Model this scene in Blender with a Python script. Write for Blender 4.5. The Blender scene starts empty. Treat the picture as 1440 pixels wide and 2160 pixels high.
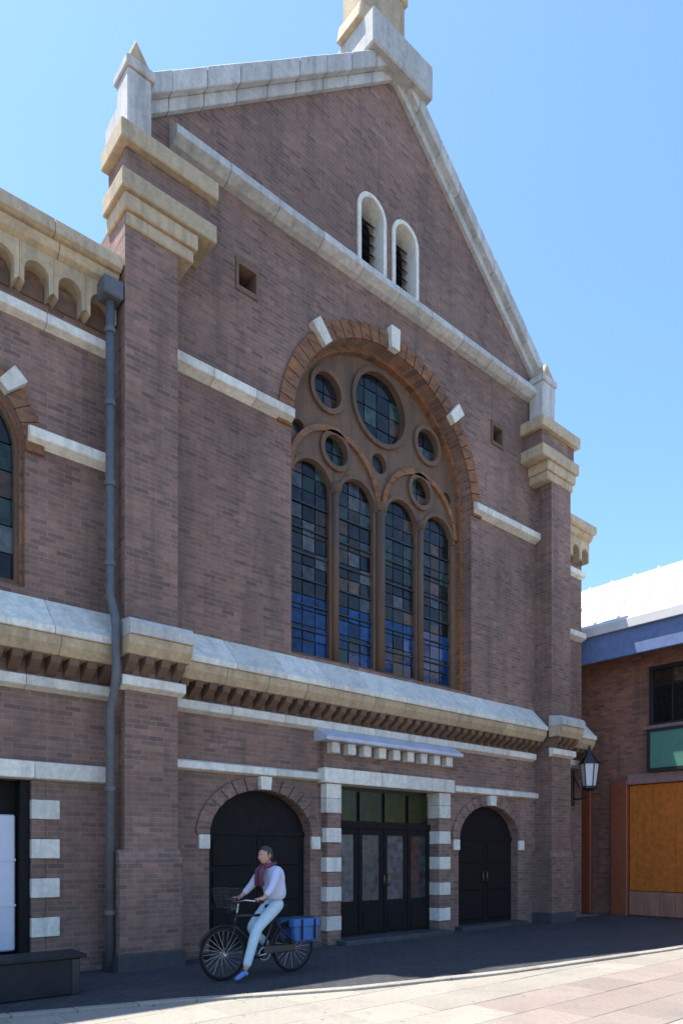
import bpy, bmesh, math, random
from mathutils import Vector, Matrix
from mathutils.geometry import tessellate_polygon
R = math.radians
random.seed(7)
S = bpy.context.scene
COL = S.collection

# ------------------------------------------------------------------ camera
cam_d = bpy.data.cameras.new('camera'); cam = bpy.data.objects.new('camera', cam_d); COL.objects.link(cam)
cam.location = (-4.942, -9.368, 1.65)
cam.rotation_euler = (R(90), 0, R(-40.764))
cam_d.sensor_fit = 'VERTICAL'; cam_d.sensor_height = 36.0; cam_d.lens = 25.0
cam_d.shift_y = 720 / 2160
cam_d.clip_start = 0.1; cam_d.clip_end = 3000
S.camera = cam
# ------------------------------------------------------------------ sky + sun
SUN_A, SUN_B = 0.25, 0.25                       # shadow run along the facade / out from it, per metre of height
sun_el = math.atan2(1, math.hypot(SUN_A, SUN_B))
sun_az = math.atan2(-SUN_A, SUN_B)
W = bpy.data.worlds.new('World'); S.world = W; W.use_nodes = True
wn = W.node_tree; bg = wn.nodes['Background']
sky = wn.nodes.new('ShaderNodeTexSky'); sky.sky_type = 'NISHITA'; sky.sun_disc = False
sky.sun_elevation = sun_el; sky.sun_rotation = sun_az % (2 * math.pi)
sky.air_density = 1.32; sky.dust_density = 0.8; sky.ozone_density = 10.0
wn.links.new(sky.outputs[0], bg.inputs[0]); bg.inputs[1].default_value = 0.15
sd = bpy.data.lights.new('sun', 'SUN'); sd.energy = 5.0; sd.angle = R(0.53); sd.color = (1.0, 0.95, 0.87)
sun = bpy.data.objects.new('sun', sd); COL.objects.link(sun)
sun.rotation_euler = Vector((SUN_A, -SUN_B, -1)).to_track_quat('-Z', 'Y').to_euler(); sun.location = (-20, 12, 50)
S.view_settings.view_transform = 'Standard'; S.view_settings.look = 'None'
S.view_settings.exposure = 1.05; S.view_settings.gamma = 1.0; S.view_settings.use_curve_mapping = False
S.render.engine = 'CYCLES'

# ------------------------------------------------------------------ materials
class NT:
    def __init__(s, name):
        s.m = bpy.data.materials.new(name); s.m.use_nodes = True; s.t = s.m.node_tree
        s.b = s.t.nodes['Principled BSDF']
    def n(s, kind, **kw):
        x = s.t.nodes.new(kind)
        for k, v in kw.items():
            if k in x.inputs: x.inputs[k].default_value = v
            else: setattr(x, k, v)
        return x
    def l(s, a, b): s.t.links.new(a, b)
    def math(s, op, a, b=None):
        x = s.n('ShaderNodeMath', operation=op)
        for i, v in enumerate((a, b)):
            if v is None: continue
            if isinstance(v, (int, float)): x.inputs[i].default_value = v
            else: s.l(v, x.inputs[i])
        return x.outputs[0]
    def mix(s, fac, a, b, mode='MIX'):
        x = s.n('ShaderNodeMix', data_type='RGBA', blend_type=mode)
        for i, v in ((0, fac), (6, a), (7, b)):
            if isinstance(v, (int, float)): x.inputs[i].default_value = v
            elif isinstance(v, (tuple, list)): x.inputs[i].default_value = (*v[:3], 1)
            else: s.l(v, x.inputs[i])
        return x.outputs[2]
    def ramp(s, v, stops):
        r = s.n('ShaderNodeValToRGB'); e = r.color_ramp.elements
        while len(e) < len(stops): e.new(0.5)
        for q, (p, c) in zip(e, stops):
            q.position = p; q.color = (*c, 1) if isinstance(c, tuple) else (c, c, c, 1)
        s.l(v, r.inputs[0]); return r.outputs[0]
    def noise(s, vec, scale, detail=4, rough=0.55):
        x = s.n('ShaderNodeTexNoise'); x.inputs['Scale'].default_value = scale
        x.inputs['Detail'].default_value = detail; x.inputs['Roughness'].default_value = rough
        if vec is not None: s.l(vec, x.inputs['Vector'])
        return x.outputs[0]
    def bump(s, h, strength, dist):
        x = s.n('ShaderNodeBump'); x.inputs['Strength'].default_value = strength; x.inputs['Distance'].default_value = dist
        s.l(h, x.inputs['Height']); s.l(x.outputs[0], s.b.inputs['Normal'])
    def pos(s): return s.n('ShaderNodeNewGeometry').outputs['Position']
    def rnd(s): return s.n('ShaderNodeObjectInfo').outputs['Random']
    def wallvec(s):
        g = s.n('ShaderNodeNewGeometry'); p = s.n('ShaderNodeSeparateXYZ'); s.l(g.outputs['Position'], p.inputs[0])
        q = s.n('ShaderNodeSeparateXYZ'); s.l(g.outputs['True Normal'], q.inputs[0])
        side = s.math('GREATER_THAN', s.math('ABSOLUTE', q.outputs[0]), 0.7)
        u = s.math('ADD', s.math('MULTIPLY', p.outputs[0], s.math('SUBTRACT', 1.0, side)), s.math('MULTIPLY', p.outputs[1], side))
        c = s.n('ShaderNodeCombineXYZ'); s.l(u, c.inputs[0]); s.l(p.outputs[2], c.inputs[1])
        return c.outputs[0], g.outputs['Position']

def brick_mat(name, c1, c2, mortar):
    t = NT(name); uv, P = t.wallvec()
    bt = t.n('ShaderNodeTexBrick'); t.l(uv, bt.inputs['Vector'])
    for k, v in (('Color1', (0, 0, 0, 1)), ('Color2', (1, 1, 1, 1)), ('Mortar', (0.5, 0.5, 0.5, 1)), ('Scale', 1.0), ('Mortar Size', 0.007),
                 ('Mortar Smooth', 0.25), ('Bias', 0.0), ('Brick Width', 0.225), ('Row Height', 0.072)): bt.inputs[k].default_value = v
    k = lambda c, f, g=1.0, b=1.0: (c[0] * f, c[1] * f * g, c[2] * f * b)
    mid = tuple((a + b) / 2 for a, b in zip(c1, c2))
    tone = t.ramp(bt.outputs[0], [(0.02, k(c2, 0.82)), (0.14, c2), (0.40, mid), (0.66, c1), (0.86, k(c1, 1.05, 0.95, 0.92)), (0.97, k(c1, 1.20, 1.02, 0.97))])
    tone = t.mix(bt.outputs['Fac'], tone, mortar)
    big = t.ramp(t.noise(P, 0.55, 5, 0.6), [(0.3, 0.72), (0.7, 1.2)])
    fine = t.ramp(t.noise(P, 9.0, 4, 0.6), [(0.25, 0.78), (0.75, 1.16)])
    c = t.mix(1.0, tone, big, 'MULTIPLY'); c = t.mix(1.0, c, fine, 'MULTIPLY')
    mp = t.n('ShaderNodeMapping'); mp.inputs['Scale'].default_value = (1.6, 1.6, 0.16); t.l(P, mp.inputs[0])
    streak = t.ramp(t.noise(mp.outputs[0], 1.5, 5, 0.65), [(0.48, 0.0), (0.78, 0.72)])
    c = t.mix(streak, c, (0.070, 0.056, 0.050))
    pat = t.ramp(t.noise(P, 0.9, 3, 0.5), [(0.60, 0.0), (0.64, 0.30)])
    c = t.mix(pat, c, (0.20, 0.125, 0.10))
    lime = t.ramp(t.noise(P, 2.3, 6, 0.7), [(0.62, 0.0), (0.78, 0.22)])
    c = t.mix(lime, c, (0.36, 0.31, 0.28))
    t.l(c, t.b.inputs['Base Color']); t.b.inputs['Roughness'].default_value = 0.88
    h = t.math('ADD', t.math('MULTIPLY', bt.outputs['Fac'], -1.0), t.math('MULTIPLY', t.noise(P, 60, 3), 0.35))
    t.bump(h, 0.6, 0.008); return t.m

def stone_mat(name, col, dirt=(0.12, 0.11, 0.10), amount=0.5, rough=0.85, rv=0.25):
    t = NT(name); P = t.pos()
    f = t.ramp(t.noise(P, 14, 6, 0.65), [(0.3, 0.8), (0.7, 1.1)])
    c = t.mix(1.0, col, f, 'MULTIPLY')
    v = t.math('ADD', t.math('MULTIPLY', t.rnd(), rv), 1.0 - rv * 0.5)
    vv = t.n('ShaderNodeCombineColor'); [t.l(v, vv.inputs[i]) for i in range(3)]
    c = t.mix(1.0, c, vv.outputs[0], 'MULTIPLY')
    mp = t.n('ShaderNodeMapping'); mp.inputs['Scale'].default_value = (3, 3, 0.5); t.l(P, mp.inputs[0])
    st = t.ramp(t.noise(mp.outputs[0], 1.6, 6, 0.7), [(0.45, 0.0), (0.72, amount)])
    c = t.mix(st, c, dirt)
    t.l(c, t.b.inputs['Base Color']); t.b.inputs['Roughness'].default_value = rough
    t.bump(t.noise(P, 45, 5, 0.7), 0.35, 0.01); return t.m

def plain_mat(name, col, rough=0.6, metal=0.0, var=0.18, scale=6, spec=0.5, bump=0.0):
    t = NT(name); P = t.pos()
    c = t.mix(1.0, col, t.ramp(t.noise(P, scale, 5, 0.6), [(0.25, 1 - var), (0.75, 1 + var)]), 'MULTIPLY')
    t.l(c, t.b.inputs['Base Color']); t.b.inputs['Roughness'].default_value = rough; t.b.inputs['Metallic'].default_value = metal
    t.b.inputs['Specular IOR Level'].default_value = spec
    if bump: t.bump(t.noise(P, 30, 4), bump, 0.01)
    return t.m

def glass_mat(name, col, rough=0.12):
    t = NT(name); P = t.pos()
    v = t.math('ADD', t.math('MULTIPLY', t.rnd(), 1.1), 0.45)
    vv = t.n('ShaderNodeCombineColor'); [t.l(v, vv.inputs[i]) for i in range(3)]
    c = t.mix(1.0, col, vv.outputs[0], 'MULTIPLY')
    c = t.mix(1.0, c, t.ramp(t.noise(P, 7, 3), [(0.3, 0.5), (0.7, 1.4)]), 'MULTIPLY')
    t.l(c, t.b.inputs['Base Color']); t.b.inputs['Roughness'].default_value = rough; t.b.inputs['Specular IOR Level'].default_value = 0.3
    t.bump(t.noise(P, 5, 2), 0.16, 0.02); return t.m

M = {}
M['brick'] = brick_mat('brick', (0.242, 0.137, 0.104), (0.188, 0.110, 0.086), (0.25, 0.195, 0.16))
M['brick_dark'] = brick_mat('arch brick', (0.27, 0.105, 0.036), (0.18, 0.074, 0.032), (0.20, 0.14, 0.09))
M['stone'] = stone_mat('pale stone', (0.70, 0.665, 0.575), amount=0.36)
M['stone_old'] = stone_mat('weathered pale stone', (0.53, 0.515, 0.48), amount=0.5)
M['tan'] = stone_mat('tan sandstone', (0.50, 0.39, 0.25), (0.14, 0.10, 0.065), 0.5)
M['terracotta'] = stone_mat('brown terracotta', (0.17, 0.10, 0.065), (0.06, 0.05, 0.045), 0.5)
M['tracery'] = stone_mat('tracery stone', (0.15, 0.088, 0.055), (0.045, 0.038, 0.034), 0.6)
M['lead'] = plain_mat('lead sheet', (0.50, 0.54, 0.64), 0.42, 0.2, 0.2, 4)
M['slate'] = plain_mat('slate', (0.09, 0.09, 0.10), 0.6, 0, 0.3, 5)
M['pipe'] = plain_mat('painted pipe', (0.11, 0.115, 0.125), 0.65, 0.0, 0.2, 6, 0.3)
M['door'] = plain_mat('dark door wood', (0.012, 0.011, 0.011), 0.7, 0, 0.3, 12, 0.15)
M['black'] = plain_mat('black paint', (0.014, 0.015, 0.018), 0.45, 0, 0.2)
for k, c in (('g_dark', (0.016, 0.018, 0.020)), ('g_green', (0.03, 0.05, 0.042)), ('g_amber', (0.07, 0.045, 0.03)), ('g_blue', (0.006, 0.034, 0.115)), ('g_grey', (0.06, 0.065, 0.07))):
    M[k] = glass_mat(k, c)

# ------------------------------------------------------------------ helpers
def tag(o, label=None, cat=None, group=None, kind=None):
    for k, v in (('label', label), ('category', cat), ('group', group), ('kind', kind)):
        if v: o[k] = v
    return o
def empty(name, loc=(0, 0, 0), rz=0):
    o = bpy.data.objects.new(name, None); COL.objects.link(o); o.location = loc; o.rotation_euler[2] = rz
    o.empty_display_size = 0.2; return o
class MB:
    def __init__(s): s.v = []; s.f = []
    def add(s, vs, fs):
        k = len(s.v); s.v += [tuple(v) for v in vs]; s.f += [tuple(i + k for i in f) for f in fs]; return s
    def box(s, x0, x1, y0, y1, z0, z1):
        vs = [(x, y, z) for z in (z0, z1) for y in (y0, y1) for x in (x0, x1)]
        return s.add(vs, [(0, 2, 3, 1), (4, 5, 7, 6), (0, 1, 5, 4), (2, 6, 7, 3), (0, 4, 6, 2), (1, 3, 7, 5)])
    def prism(s, loops, a, b, axis='y'):
        """2-D polygon (with holes) extruded along an axis; y: (x,z), x: (y,z), z: (x,y)"""
        if not isinstance(loops[0][0], (tuple, list)): loops = [loops]
        def P(p, d):
            return (p[0], d, p[1]) if axis == 'y' else (d, p[0], p[1]) if axis == 'x' else (p[0], p[1], d)
        flat = [p for L in loops for p in L]; n = len(flat)
        tri = tessellate_polygon([[Vector((p[0], p[1], 0)) for p in L] for L in loops])
        vs = [P(p, a) for p in flat] + [P(p, b) for p in flat]
        fs = [tuple(t) for t in tri] + [tuple(i + n for i in reversed(t)) for t in tri]
        k = 0
        for L in loops:
            m = len(L)
            for i in range(m):
                j = (i + 1) % m; fs.append((k + i, k + j, k + j + n, k + i + n))
            k += m
        return s.add(vs, fs)
    def tube(s, pts, rad, seg=10, cap=True):
        pts = [Vector(p) for p in pts]; rings = []; base = len(s.v)
        for i, p in enumerate(pts):
            d = (pts[min(i + 1, len(pts) - 1)] - pts[max(i - 1, 0)]).normalized()
            u = d.orthogonal().normalized() if i == 0 else (u - d * u.dot(d)).normalized()
            w = d.cross(u); r = rad[i] if isinstance(rad, (list, tuple)) else rad
            s.v += [tuple(p + (u * math.cos(2 * math.pi * k / seg) + w * math.sin(2 * math.pi * k / seg)) * r) for k in range(seg)]
        for i in range(len(pts) - 1):
            for k in range(seg):
                a = base + i * seg + k; b = base + i * seg + (k + 1) % seg
                s.f.append((a, b, b + seg, a + seg))
        if cap:
            s.f.append(tuple(base + k for k in reversed(range(seg)))); s.f.append(tuple(base + (len(pts) - 1) * seg + k for k in range(seg)))
        return s
    def lathe(s, prof, c=(0, 0, 0), seg=16):
        base = len(s.v)
        for r, z in prof:
            s.v += [(c[0] + r * math.cos(2 * math.pi * k / seg), c[1] + r * math.sin(2 * math.pi * k / seg), c[2] + z) for k in range(seg)]
        for i in range(len(prof) - 1):
            for k in range(seg):
                a = base + i * seg + k; b = base + i * seg + (k + 1) % seg; s.f.append((a, b, b + seg, a + seg))
        s.f.append(tuple(base + k for k in reversed(range(seg)))); s.f.append(tuple(base + (len(prof) - 1) * seg + k for k in range(seg)))
        return s
    def build(s, name, mat, parent=None, smooth=False, bevel=0.0):
        me = bpy.data.meshes.new(name); me.from_pydata(s.v, [], s.f)
        bm = bmesh.new(); bm.from_mesh(me); bmesh.ops.recalc_face_normals(bm, faces=bm.faces)
        if bevel:
            es = [e for e in bm.edges if len(e.link_faces) == 2 and e.calc_face_angle(0) > 0.6]
            bmesh.ops.bevel(bm, geom=es, offset=bevel, segments=1, affect='EDGES')
        bm.to_mesh(me); bm.free()
        if smooth:
            for p in me.polygons: p.use_smooth = True
        me.materials.append(M[mat] if isinstance(mat, str) else mat)
        o = bpy.data.objects.new(name, me); COL.objects.link(o); o.parent = parent
        return o
def box(name, mat, parent, x0, x1, y0, y1, z0, z1, bevel=0.008):
    return MB().box(x0, x1, y0, y1, z0, z1).build(name, mat, parent, bevel=bevel)
def arch(cx, r, z0, zs, n=24, inset=0.0):
    """closed outline: jambs from z0 to springing zs, then a half circle"""
    r -= inset
    pts = [(cx - r, z0 + inset), (cx + r, z0 + inset)]
    return pts + [(cx + r * math.cos(math.pi * i / n), zs + r * math.sin(math.pi * i / n)) for i in range(n + 1)]
def circle(cx, cz, r, n=28): return [(cx + r * math.cos(2 * math.pi * i / n), cz + r * math.sin(2 * math.pi * i / n)) for i in range(n)]
def sector(cx, cz, r0, r1, a0, a1, n=4):
    A = [a0 + (a1 - a0) * i / n for i in range(n + 1)]
    return [(cx + r1 * math.cos(a), cz + r1 * math.sin(a)) for a in A] + [(cx + r0 * math.cos(a), cz + r0 * math.sin(a)) for a in reversed(A)]

# ------------------------------------------------------------------ ground
def pave_mat(name, col, pink):
    t = NT(name); P = t.pos()
    c = t.mix(t.ramp(t.noise(P, 0.5, 3), [(0.4, 0.0), (0.6, 1.0)]), col, pink)
    c = t.mix(1.0, c, t.ramp(t.noise(P, 22, 6, 0.7), [(0.25, 0.75), (0.75, 1.15)]), 'MULTIPLY')
    v = t.math('ADD', t.math('MULTIPLY', t.rnd(), 0.22), 0.89); vv = t.n('ShaderNodeCombineColor'); [t.l(v, vv.inputs[i]) for i in range(3)]
    c = t.mix(1.0, c, vv.outputs[0], 'MULTIPLY')
    c = t.mix(t.ramp(t.noise(P, 1.7, 6, 0.7), [(0.52, 0.0), (0.74, 0.45)]), c, (0.13, 0.115, 0.10))
    gum = t.n('ShaderNodeTexVoronoi'); gum.inputs['Scale'].default_value = 3.2; t.l(P, gum.inputs['Vector'])
    c = t.mix(t.ramp(gum.outputs['Distance'], [(0.05, 0.6), (0.09, 0.0)]), c, (0.07, 0.065, 0.06))
    t.l(c, t.b.inputs['Base Color']); t.b.inputs['Roughness'].default_value = 0.8
    t.bump(t.noise(P, 80, 4), 0.25, 0.004); return t.m
M['ground'] = pave_mat('ground grit', (0.19, 0.18, 0.16), (0.18, 0.16, 0.145))
M['pave'] = pave_mat('cream paving', (0.29, 0.268, 0.225), (0.28, 0.25, 0.205))
M['granite'] = stone_mat('dark granite', (0.055, 0.058, 0.066), (0.02, 0.02, 0.022), 0.5, 0.55)
g = MB().add([(-600, -600, -0.012), (600, -600, -0.012), (600, 600, -0.012), (-600, 600, -0.012)], [(0, 1, 2, 3)]).build('ground', 'ground')
tag(g, kind='structure', label='pale paved square in front of the church')

C = 4.8                       # axis of the church front
WY, GY = 0.45, 0.84           # front wall plane, window plane
church = empty('church', (C, 0, 0))
tag(church, 'tall shaded brick church with a big round-arched window and stone-coped gable', 'church')
def P(o): return o            # parts are modelled in world space under the empty
def fix(parent):              # give every child of an offset empty the inverse so world-space meshes stay put
    for o in bpy.data.objects:
        if o.parent == parent: o.matrix_parent_inverse = Matrix.Translation(parent.location).inverted()

# front wall: one prism with all the openings cut through it
zg, ze, hw = 16.75, 12.7, 5.0
D1, D2, D3 = (0.78, 2.80), (3.38, 6.02), (6.80, 8.90)
def door_notch(x0, x1, zs, rise, n=12):
    cx, r = (x0 + x1) / 2, (x1 - x0) / 2
    return [(x1, 0)] and [(x0, 0)] + [(cx - r * math.cos(math.pi * i / n), zs + rise * math.sin(math.pi * i / n)) for i in range(n + 1)] + [(x1, 0)]
outline = [(-0.4, 0)] + door_notch(*D1, 1.95, 0.75) + [(D2[0], 0), (D2[0], 2.9), (D2[1], 2.9), (D2[1], 0)] + door_notch(*D3, 1.95, 0.75) + \
          [(2 * C + 0.4, 0), (2 * C + 0.4, ze - 0.35), (C, zg), (-0.4, ze - 0.35)]
WR, WS, W0 = 2.42, 8.95, 5.10
holes = [arch(C, WR, W0, WS, 40)]
LAN = (4.22, 5.12)
for cx in LAN: holes.append(arch(cx + 0.05, 0.30, 12.72, 13.72, 10))
VENT = (1.48, 8.12)
for cx in VENT: holes.append([(cx - .17, 10.85), (cx + .17, 10.85), (cx + .17, 11.2), (cx - .17, 11.2)])
MB().prism([outline] + holes, WY, WY + 0.75).build('front_wall', 'brick', church)

# nave behind the front
MB().box(-0.35, 2 * C + 0.35, WY + 0.752, 26, 0, 10.4).build('nave_wall', 'brick', church)
MB().prism([(-0.3, 10.402), (2 * C + 0.3, 10.402), (C, 16.2)], WY + 0.76, 26).build('nave_roof', 'slate', church)

# raking gable coping, stone by stone
sl = (17.12 - 12.78) / 5.35; L = math.hypot(1, sl)
for sgn in (-1, 1):
    n = 9
    for i in range(n):
        a, b = 5.35 * i / n + 0.004, 5.35 * (i + 1) / n - 0.004
        f = lambda q, dz: (C + sgn * q, 17.12 - sl * q + dz)
        y0 = 0.24 + random.uniform(-.008, .008)
        MB().prism([f(a, 0), f(b, 0), f(b, -0.32), f(a, -0.32)], y0, 1.3).build('coping_stone', 'stone_old', church, bevel=0.012)
        MB().prism([f(a, -0.322), f(b, -0.322), f(b, -0.52), f(a, -0.52)], 0.36, 1.2).build('bed_moulding', 'stone_old', church, bevel=0.01)
# apex pedestal + shaft
box('apex_pedestal', 'stone_old', church, 4.0, 5.62, 0.10, 1.32, 16.55, 17.2, 0.03)
MB().prism([(3.9, 17.202), (5.5, 17.202), (5.42, 17.55), (3.96, 17.55)], 0.40, 1.05).build('apex_block', 'tan', church, bevel=0.02)
MB().box(3.98, 5.2, 0.46, 0.96, 17.552, 20.5).build('apex_shaft', 'tan', church, bevel=0.03)
for z in (18.4, 19.3): MB().box(3.93, 5.25, 0.42, 1.0, z, z + .14).build('shaft_band', 'tan', church, bevel=0.02)

def course(name, mat, prof, x0, x1, step=0.9, bevel=0.008, gap=0.003):
    """moulding along the front, cut into stones; prof in (y,z)"""
    n = max(1, round((x1 - x0) / step))
    for i in range(n):
        a = x0 + (x1 - x0) * i / n + gap; b = x0 + (x1 - x0) * (i + 1) / n - gap
        d = random.uniform(-.004, .004)
        MB().prism([(p[0] + d, p[1]) for p in prof], a, b, 'x').build(name, mat, church, bevel=bevel)
# string course at the foot of the gable
course('string_stone', 'stone_old', [(WY + .05, 12.68), (0.22, 12.50), (0.20, 12.36), (0.34, 12.28), (WY + .05, 12.25)], 0.1, 2 * C - 0.1)

# ------------------------------------------------------------------ buttresses
def buttress(x0, x1, wall_y, inner):
    sx = (x0 + x1) / 2
    MB().box(x0, x1, 0.0, wall_y, 0.55, 10.6).build('buttress', 'brick', church)
    MB().box(x0 - .1, x1 + .04, -0.06, wall_y, 0.26, 1.55).build('buttress_base', 'brick', church)
    MB().box(x0 - .14, x1 + .08, -0.10, wall_y, 0.0, 0.258).build('plinth_stone', 'granite', church, bevel=0.01)
    MB().prism([(-0.06, 1.552), (0.0, 1.70), (wall_y, 1.70), (wall_y, 1.552)], x0 - .1, x1 + .04, 'x').build('weathering_stone', 'brick', church)
    # stepped stone head, returned a little way along the wall
    for z0, z1, e, m in ((10.32, 10.5, .04, 'tan'), (10.502, 10.72, .09, 'tan'), (10.722, 10.98, .15, 'tan'), (10.982, 11.36, .06, 'brick'), (11.362, 11.62, .17, 'tan')):
        ei = e + (.42 if z0 > 10.7 else .2)
        MB().box(x0 - (e - .05 if inner > 0 else ei), x1 + (ei if inner > 0 else e), -e, WY + .1, z0, z1).build('head_stone', m, church, bevel=0.015)
    a, b = (x0 + .06, x0 + .42) if inner > 0 else (x0 - .3, x0 + .2)
    MB().box(a, b, .04, .42, 11.622, 12.6).build('pinnacle_block', 'stone_old', church, bevel=0.02)
    MB().box(a - .03, b + .05, 0, .47, 12.602, 12.74).build('pinnacle_cap', 'stone_old', church, bevel=0.02)
    MB().prism([(a, 12.742), (b, 12.742), ((a * 2 + b) / 3, 13.05)], .04, .42).build('pinnacle_top', 'tan', church, bevel=0.02)
buttress(-0.80, 0.0, 0.9, 1)
buttress(2 * C, 2 * C + 0.8, 0.9, -1)

# ------------------------------------------------------------------ lower cornice
def cornice(x0, x1, yw, yf, dz=0.0, flat=False):
    z = lambda q: [(a, b + dz) for a, b in q]
    if flat: course('sill_stone', 'stone_old', z([(yw + .03, 4.76), (yf + .05, 4.72), (yf, 4.64), (yf, 4.50), (yw + .03, 4.50)]), x0, x1, 0.95)
    else: course('sill_stone', 'stone', z([(yw + .03, 5.08), (yf + .04, 4.62), (yf, 4.60), (yf, 4.50), (yw + .03, 4.50)]), x0, x1, 0.95)
    course('cornice_stone', 'tan', z([(yw + .03, 4.497), (yf + .03, 4.497), (yf + .05, 4.38), (yf + .14, 4.26), (yw + .03, 4.26)]), x0, x1, 0.8)
    n = max(2, int((x1 - x0) / 0.24))
    for i in range(n):
        cx = x0 + (x1 - x0) * (i + .5) / n
        MB().prism(z([(yw + .02, 4.257), (yf + .15, 4.257), (yf + .18, 4.17), (yw + .02, 4.02)]), cx - .065, cx + .065, 'x').build('dentil', 'terracotta', church)
    course('band_stone', 'stone', z([(yw + .03, 4.017), (yw - .11, 3.99), (yw - .11, 3.86), (yw + .03, 3.80)]), x0, x1, 1.1)
cornice(0.10, 2 * C - 0.1, WY, 0.02)
cornice(-0.88, 0.08, 0.0, -0.36, .1, True)
cornice(2 * C - .08, 2 * C + .88, 0.0, -0.36, .1, True)
# string course at door-head height
course('string_stone', 'stone', [(WY + .02, 3.10), (WY - .10, 3.06), (WY - .10, 2.95), (WY + .02, 2.92)], 0.0, 3.05, 1.0)
course('string_stone', 'stone', [(WY + .02, 3.10), (WY - .10, 3.06), (WY - .10, 2.95), (WY + .02, 2.92)], 6.6, 2 * C, 1.0)
# impost string
for a, b in ((0.0, C - WR - .02), (C + WR + .02, 2 * C)):
    course('impost_stone', 'stone', [(WY + .02, 9.27), (WY - .16, 9.20), (WY - .16, 9.06), (WY + .02, 8.98)], a, b, 0.8)

# ------------------------------------------------------------------ great window
def window(cx, r, z0, zs, yw, lights, big):
    w = empty('window', (0, 0, 0)); w.parent = church
    # archivolt: brick voussoirs with stone key and haunch blocks
    nv = 33 if big else 17
    a0 = 0
    for i in range(nv):
        a, b = math.pi * i / nv, math.pi * (i + 1) / nv
        mid = math.degrees((a + b) / 2)
        st = any(abs(mid - k) < 90 / nv + .01 for k in (45, 90, 135))
        k = 0.42 if st else 0.30
        if not big: k *= .8
        MB().prism(sector(cx, zs, r + .004, r + k, a + .004, b - .004, 2), yw - (0.13 if st else 0.05), yw + .1).build('key_stone' if st else 'voussoir', 'stone' if st else 'brick_dark', w, bevel=0.006)
    # recessed orders
    for j, (ins, y0) in enumerate(((0.0, yw + (.22 if big else .07)),)):
        MB().prism([arch(cx, r, z0, zs, 36, ins - .002 if j == 0 else ins - .005), arch(cx, r, z0, zs, 36, ins + (.10 if big else .05))], y0, yw + .7).build('reveal_order', 'brick_dark', w)
    return w
w = window(C, WR, W0, WS, WY, 4, True)
ri = WR - 0.09; gy = GY
lw_ = 0.445
LX = [C - 1.71, C - .60, C + .60, C + 1.71]; sub = (C - 1.155, C + 1.155)
tr_holes = [arch(x, lw_, W0 + .16, 8.35, 12) for x in LX]
tr_holes += [circle(x, 9.16, .29, 16) for x in sub] + [circle(C, 10.42, .68, 28)] + [circle(C + k * 1.36, 10.2, .33, 16) for k in (-1, 1)]
tr_holes += [circle(C + k * 2.0, 9.3, .14, 10) for k in (-1, 1)] + [circle(C, 9.35, .2, 12)]
MB().prism([arch(C, ri, W0 + .08, WS, 40)] + tr_holes, gy - .05, gy + .09).build('tracery', 'tracery', w)
for i, x in enumerate((C - 1.155, C, C + 1.155)):
    rr = .10 if i == 1 else .07
    MB().tube([(x, gy - .07, W0 + .1), (x, gy - .07, 8.4)], rr, 12).build('mullion', 'tracery', w, smooth=True)
    MB().lathe([(rr + .01, 0), (rr + .05, .05), (rr + .06, .12), (rr + .03, .16)], (x, gy - .07, 8.38), 12).build('capital', 'tracery', w)
for c, rad in (((C, 10.42), .70), ((sub[0], 9.16), .31), ((sub[1], 9.16), .31), ((C + 1.36, 10.2), .35), ((C - 1.36, 10.2), .35)):
    MB().prism([circle(*c, rad + .06, 28), circle(*c, rad - .03, 28)], gy - .11, gy - .04).build('oculus_ring', 'tracery', w)
for x in sub:
    MB().prism(sector(x, 8.45, 1.02, 1.13, 0, math.pi, 20), gy - .11, gy - .04).build('sub_arch', 'brick_dark', w)
for x in LX:
    MB().prism(sector(x, 8.35, lw_ + .01, lw_ + .08, 0, math.pi, 14), gy - .09, gy - .04).build('light_arch', 'tracery', w)
# glazing: each pane its own, in lead cames
kinds = ['g_dark', 'g_dark', 'g_dark', 'g_green', 'g_grey', 'g_dark', 'g_amber']
def panes(x0, x1, z0, z1, nx, nz, blue=0, amber=False):
    for i in range(nx):
        for j in range(nz):
            a = x0 + (x1 - x0) * i / nx; b = x0 + (x1 - x0) * (i + 1) / nx
            c = z0 + (z1 - z0) * j / nz; d = z0 + (z1 - z0) * (j + 1) / nz
            t = random.uniform(-.008, .008); u = random.uniform(-.006, .006)
            y = gy + .03
            vs = [(a + .012, y + t, c + .012), (b - .012, y + u, c + .012), (b - .012, y - t, d - .012), (a + .012, y - u, d - .012)]
            vs += [(p[0], p[1] + .012, p[2]) for p in vs]
            m = 'g_blue' if (j < blue and random.random() < .88) else random.choice(kinds)
            MB().add(vs, [(0, 1, 2, 3), (7, 6, 5, 4), (0, 4, 5, 1), (1, 5, 6, 2), (2, 6, 7, 3), (3, 7, 4, 0)]).build('pane', m, w)
for x in LX: panes(x - lw_, x + lw_, W0 + .16, 8.80, 3, 13, 4)
for x in sub: panes(x - .29, x + .29, 8.87, 9.45, 2, 2)
panes(C - .68, C + .68, 9.74, 11.1, 4, 4)
for k in (-1, 1): panes(C + k * 1.36 - .33, C + k * 1.36 + .33, 9.87, 10.53, 2, 2)
MB().prism(arch(C, ri + .04, W0 + .06, WS, 32), gy + .06, gy + .075).build('lead_backing', 'black', w)
for x in LX:
    for j in range(1, 7):
        z = W0 + .16 + 3.2 * j / 7
        MB().box(x - lw_ + .003, x + lw_ - .003, gy - .002, gy + .018, z - .014, z + .014).build('saddle_bar', 'black', w)

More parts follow.
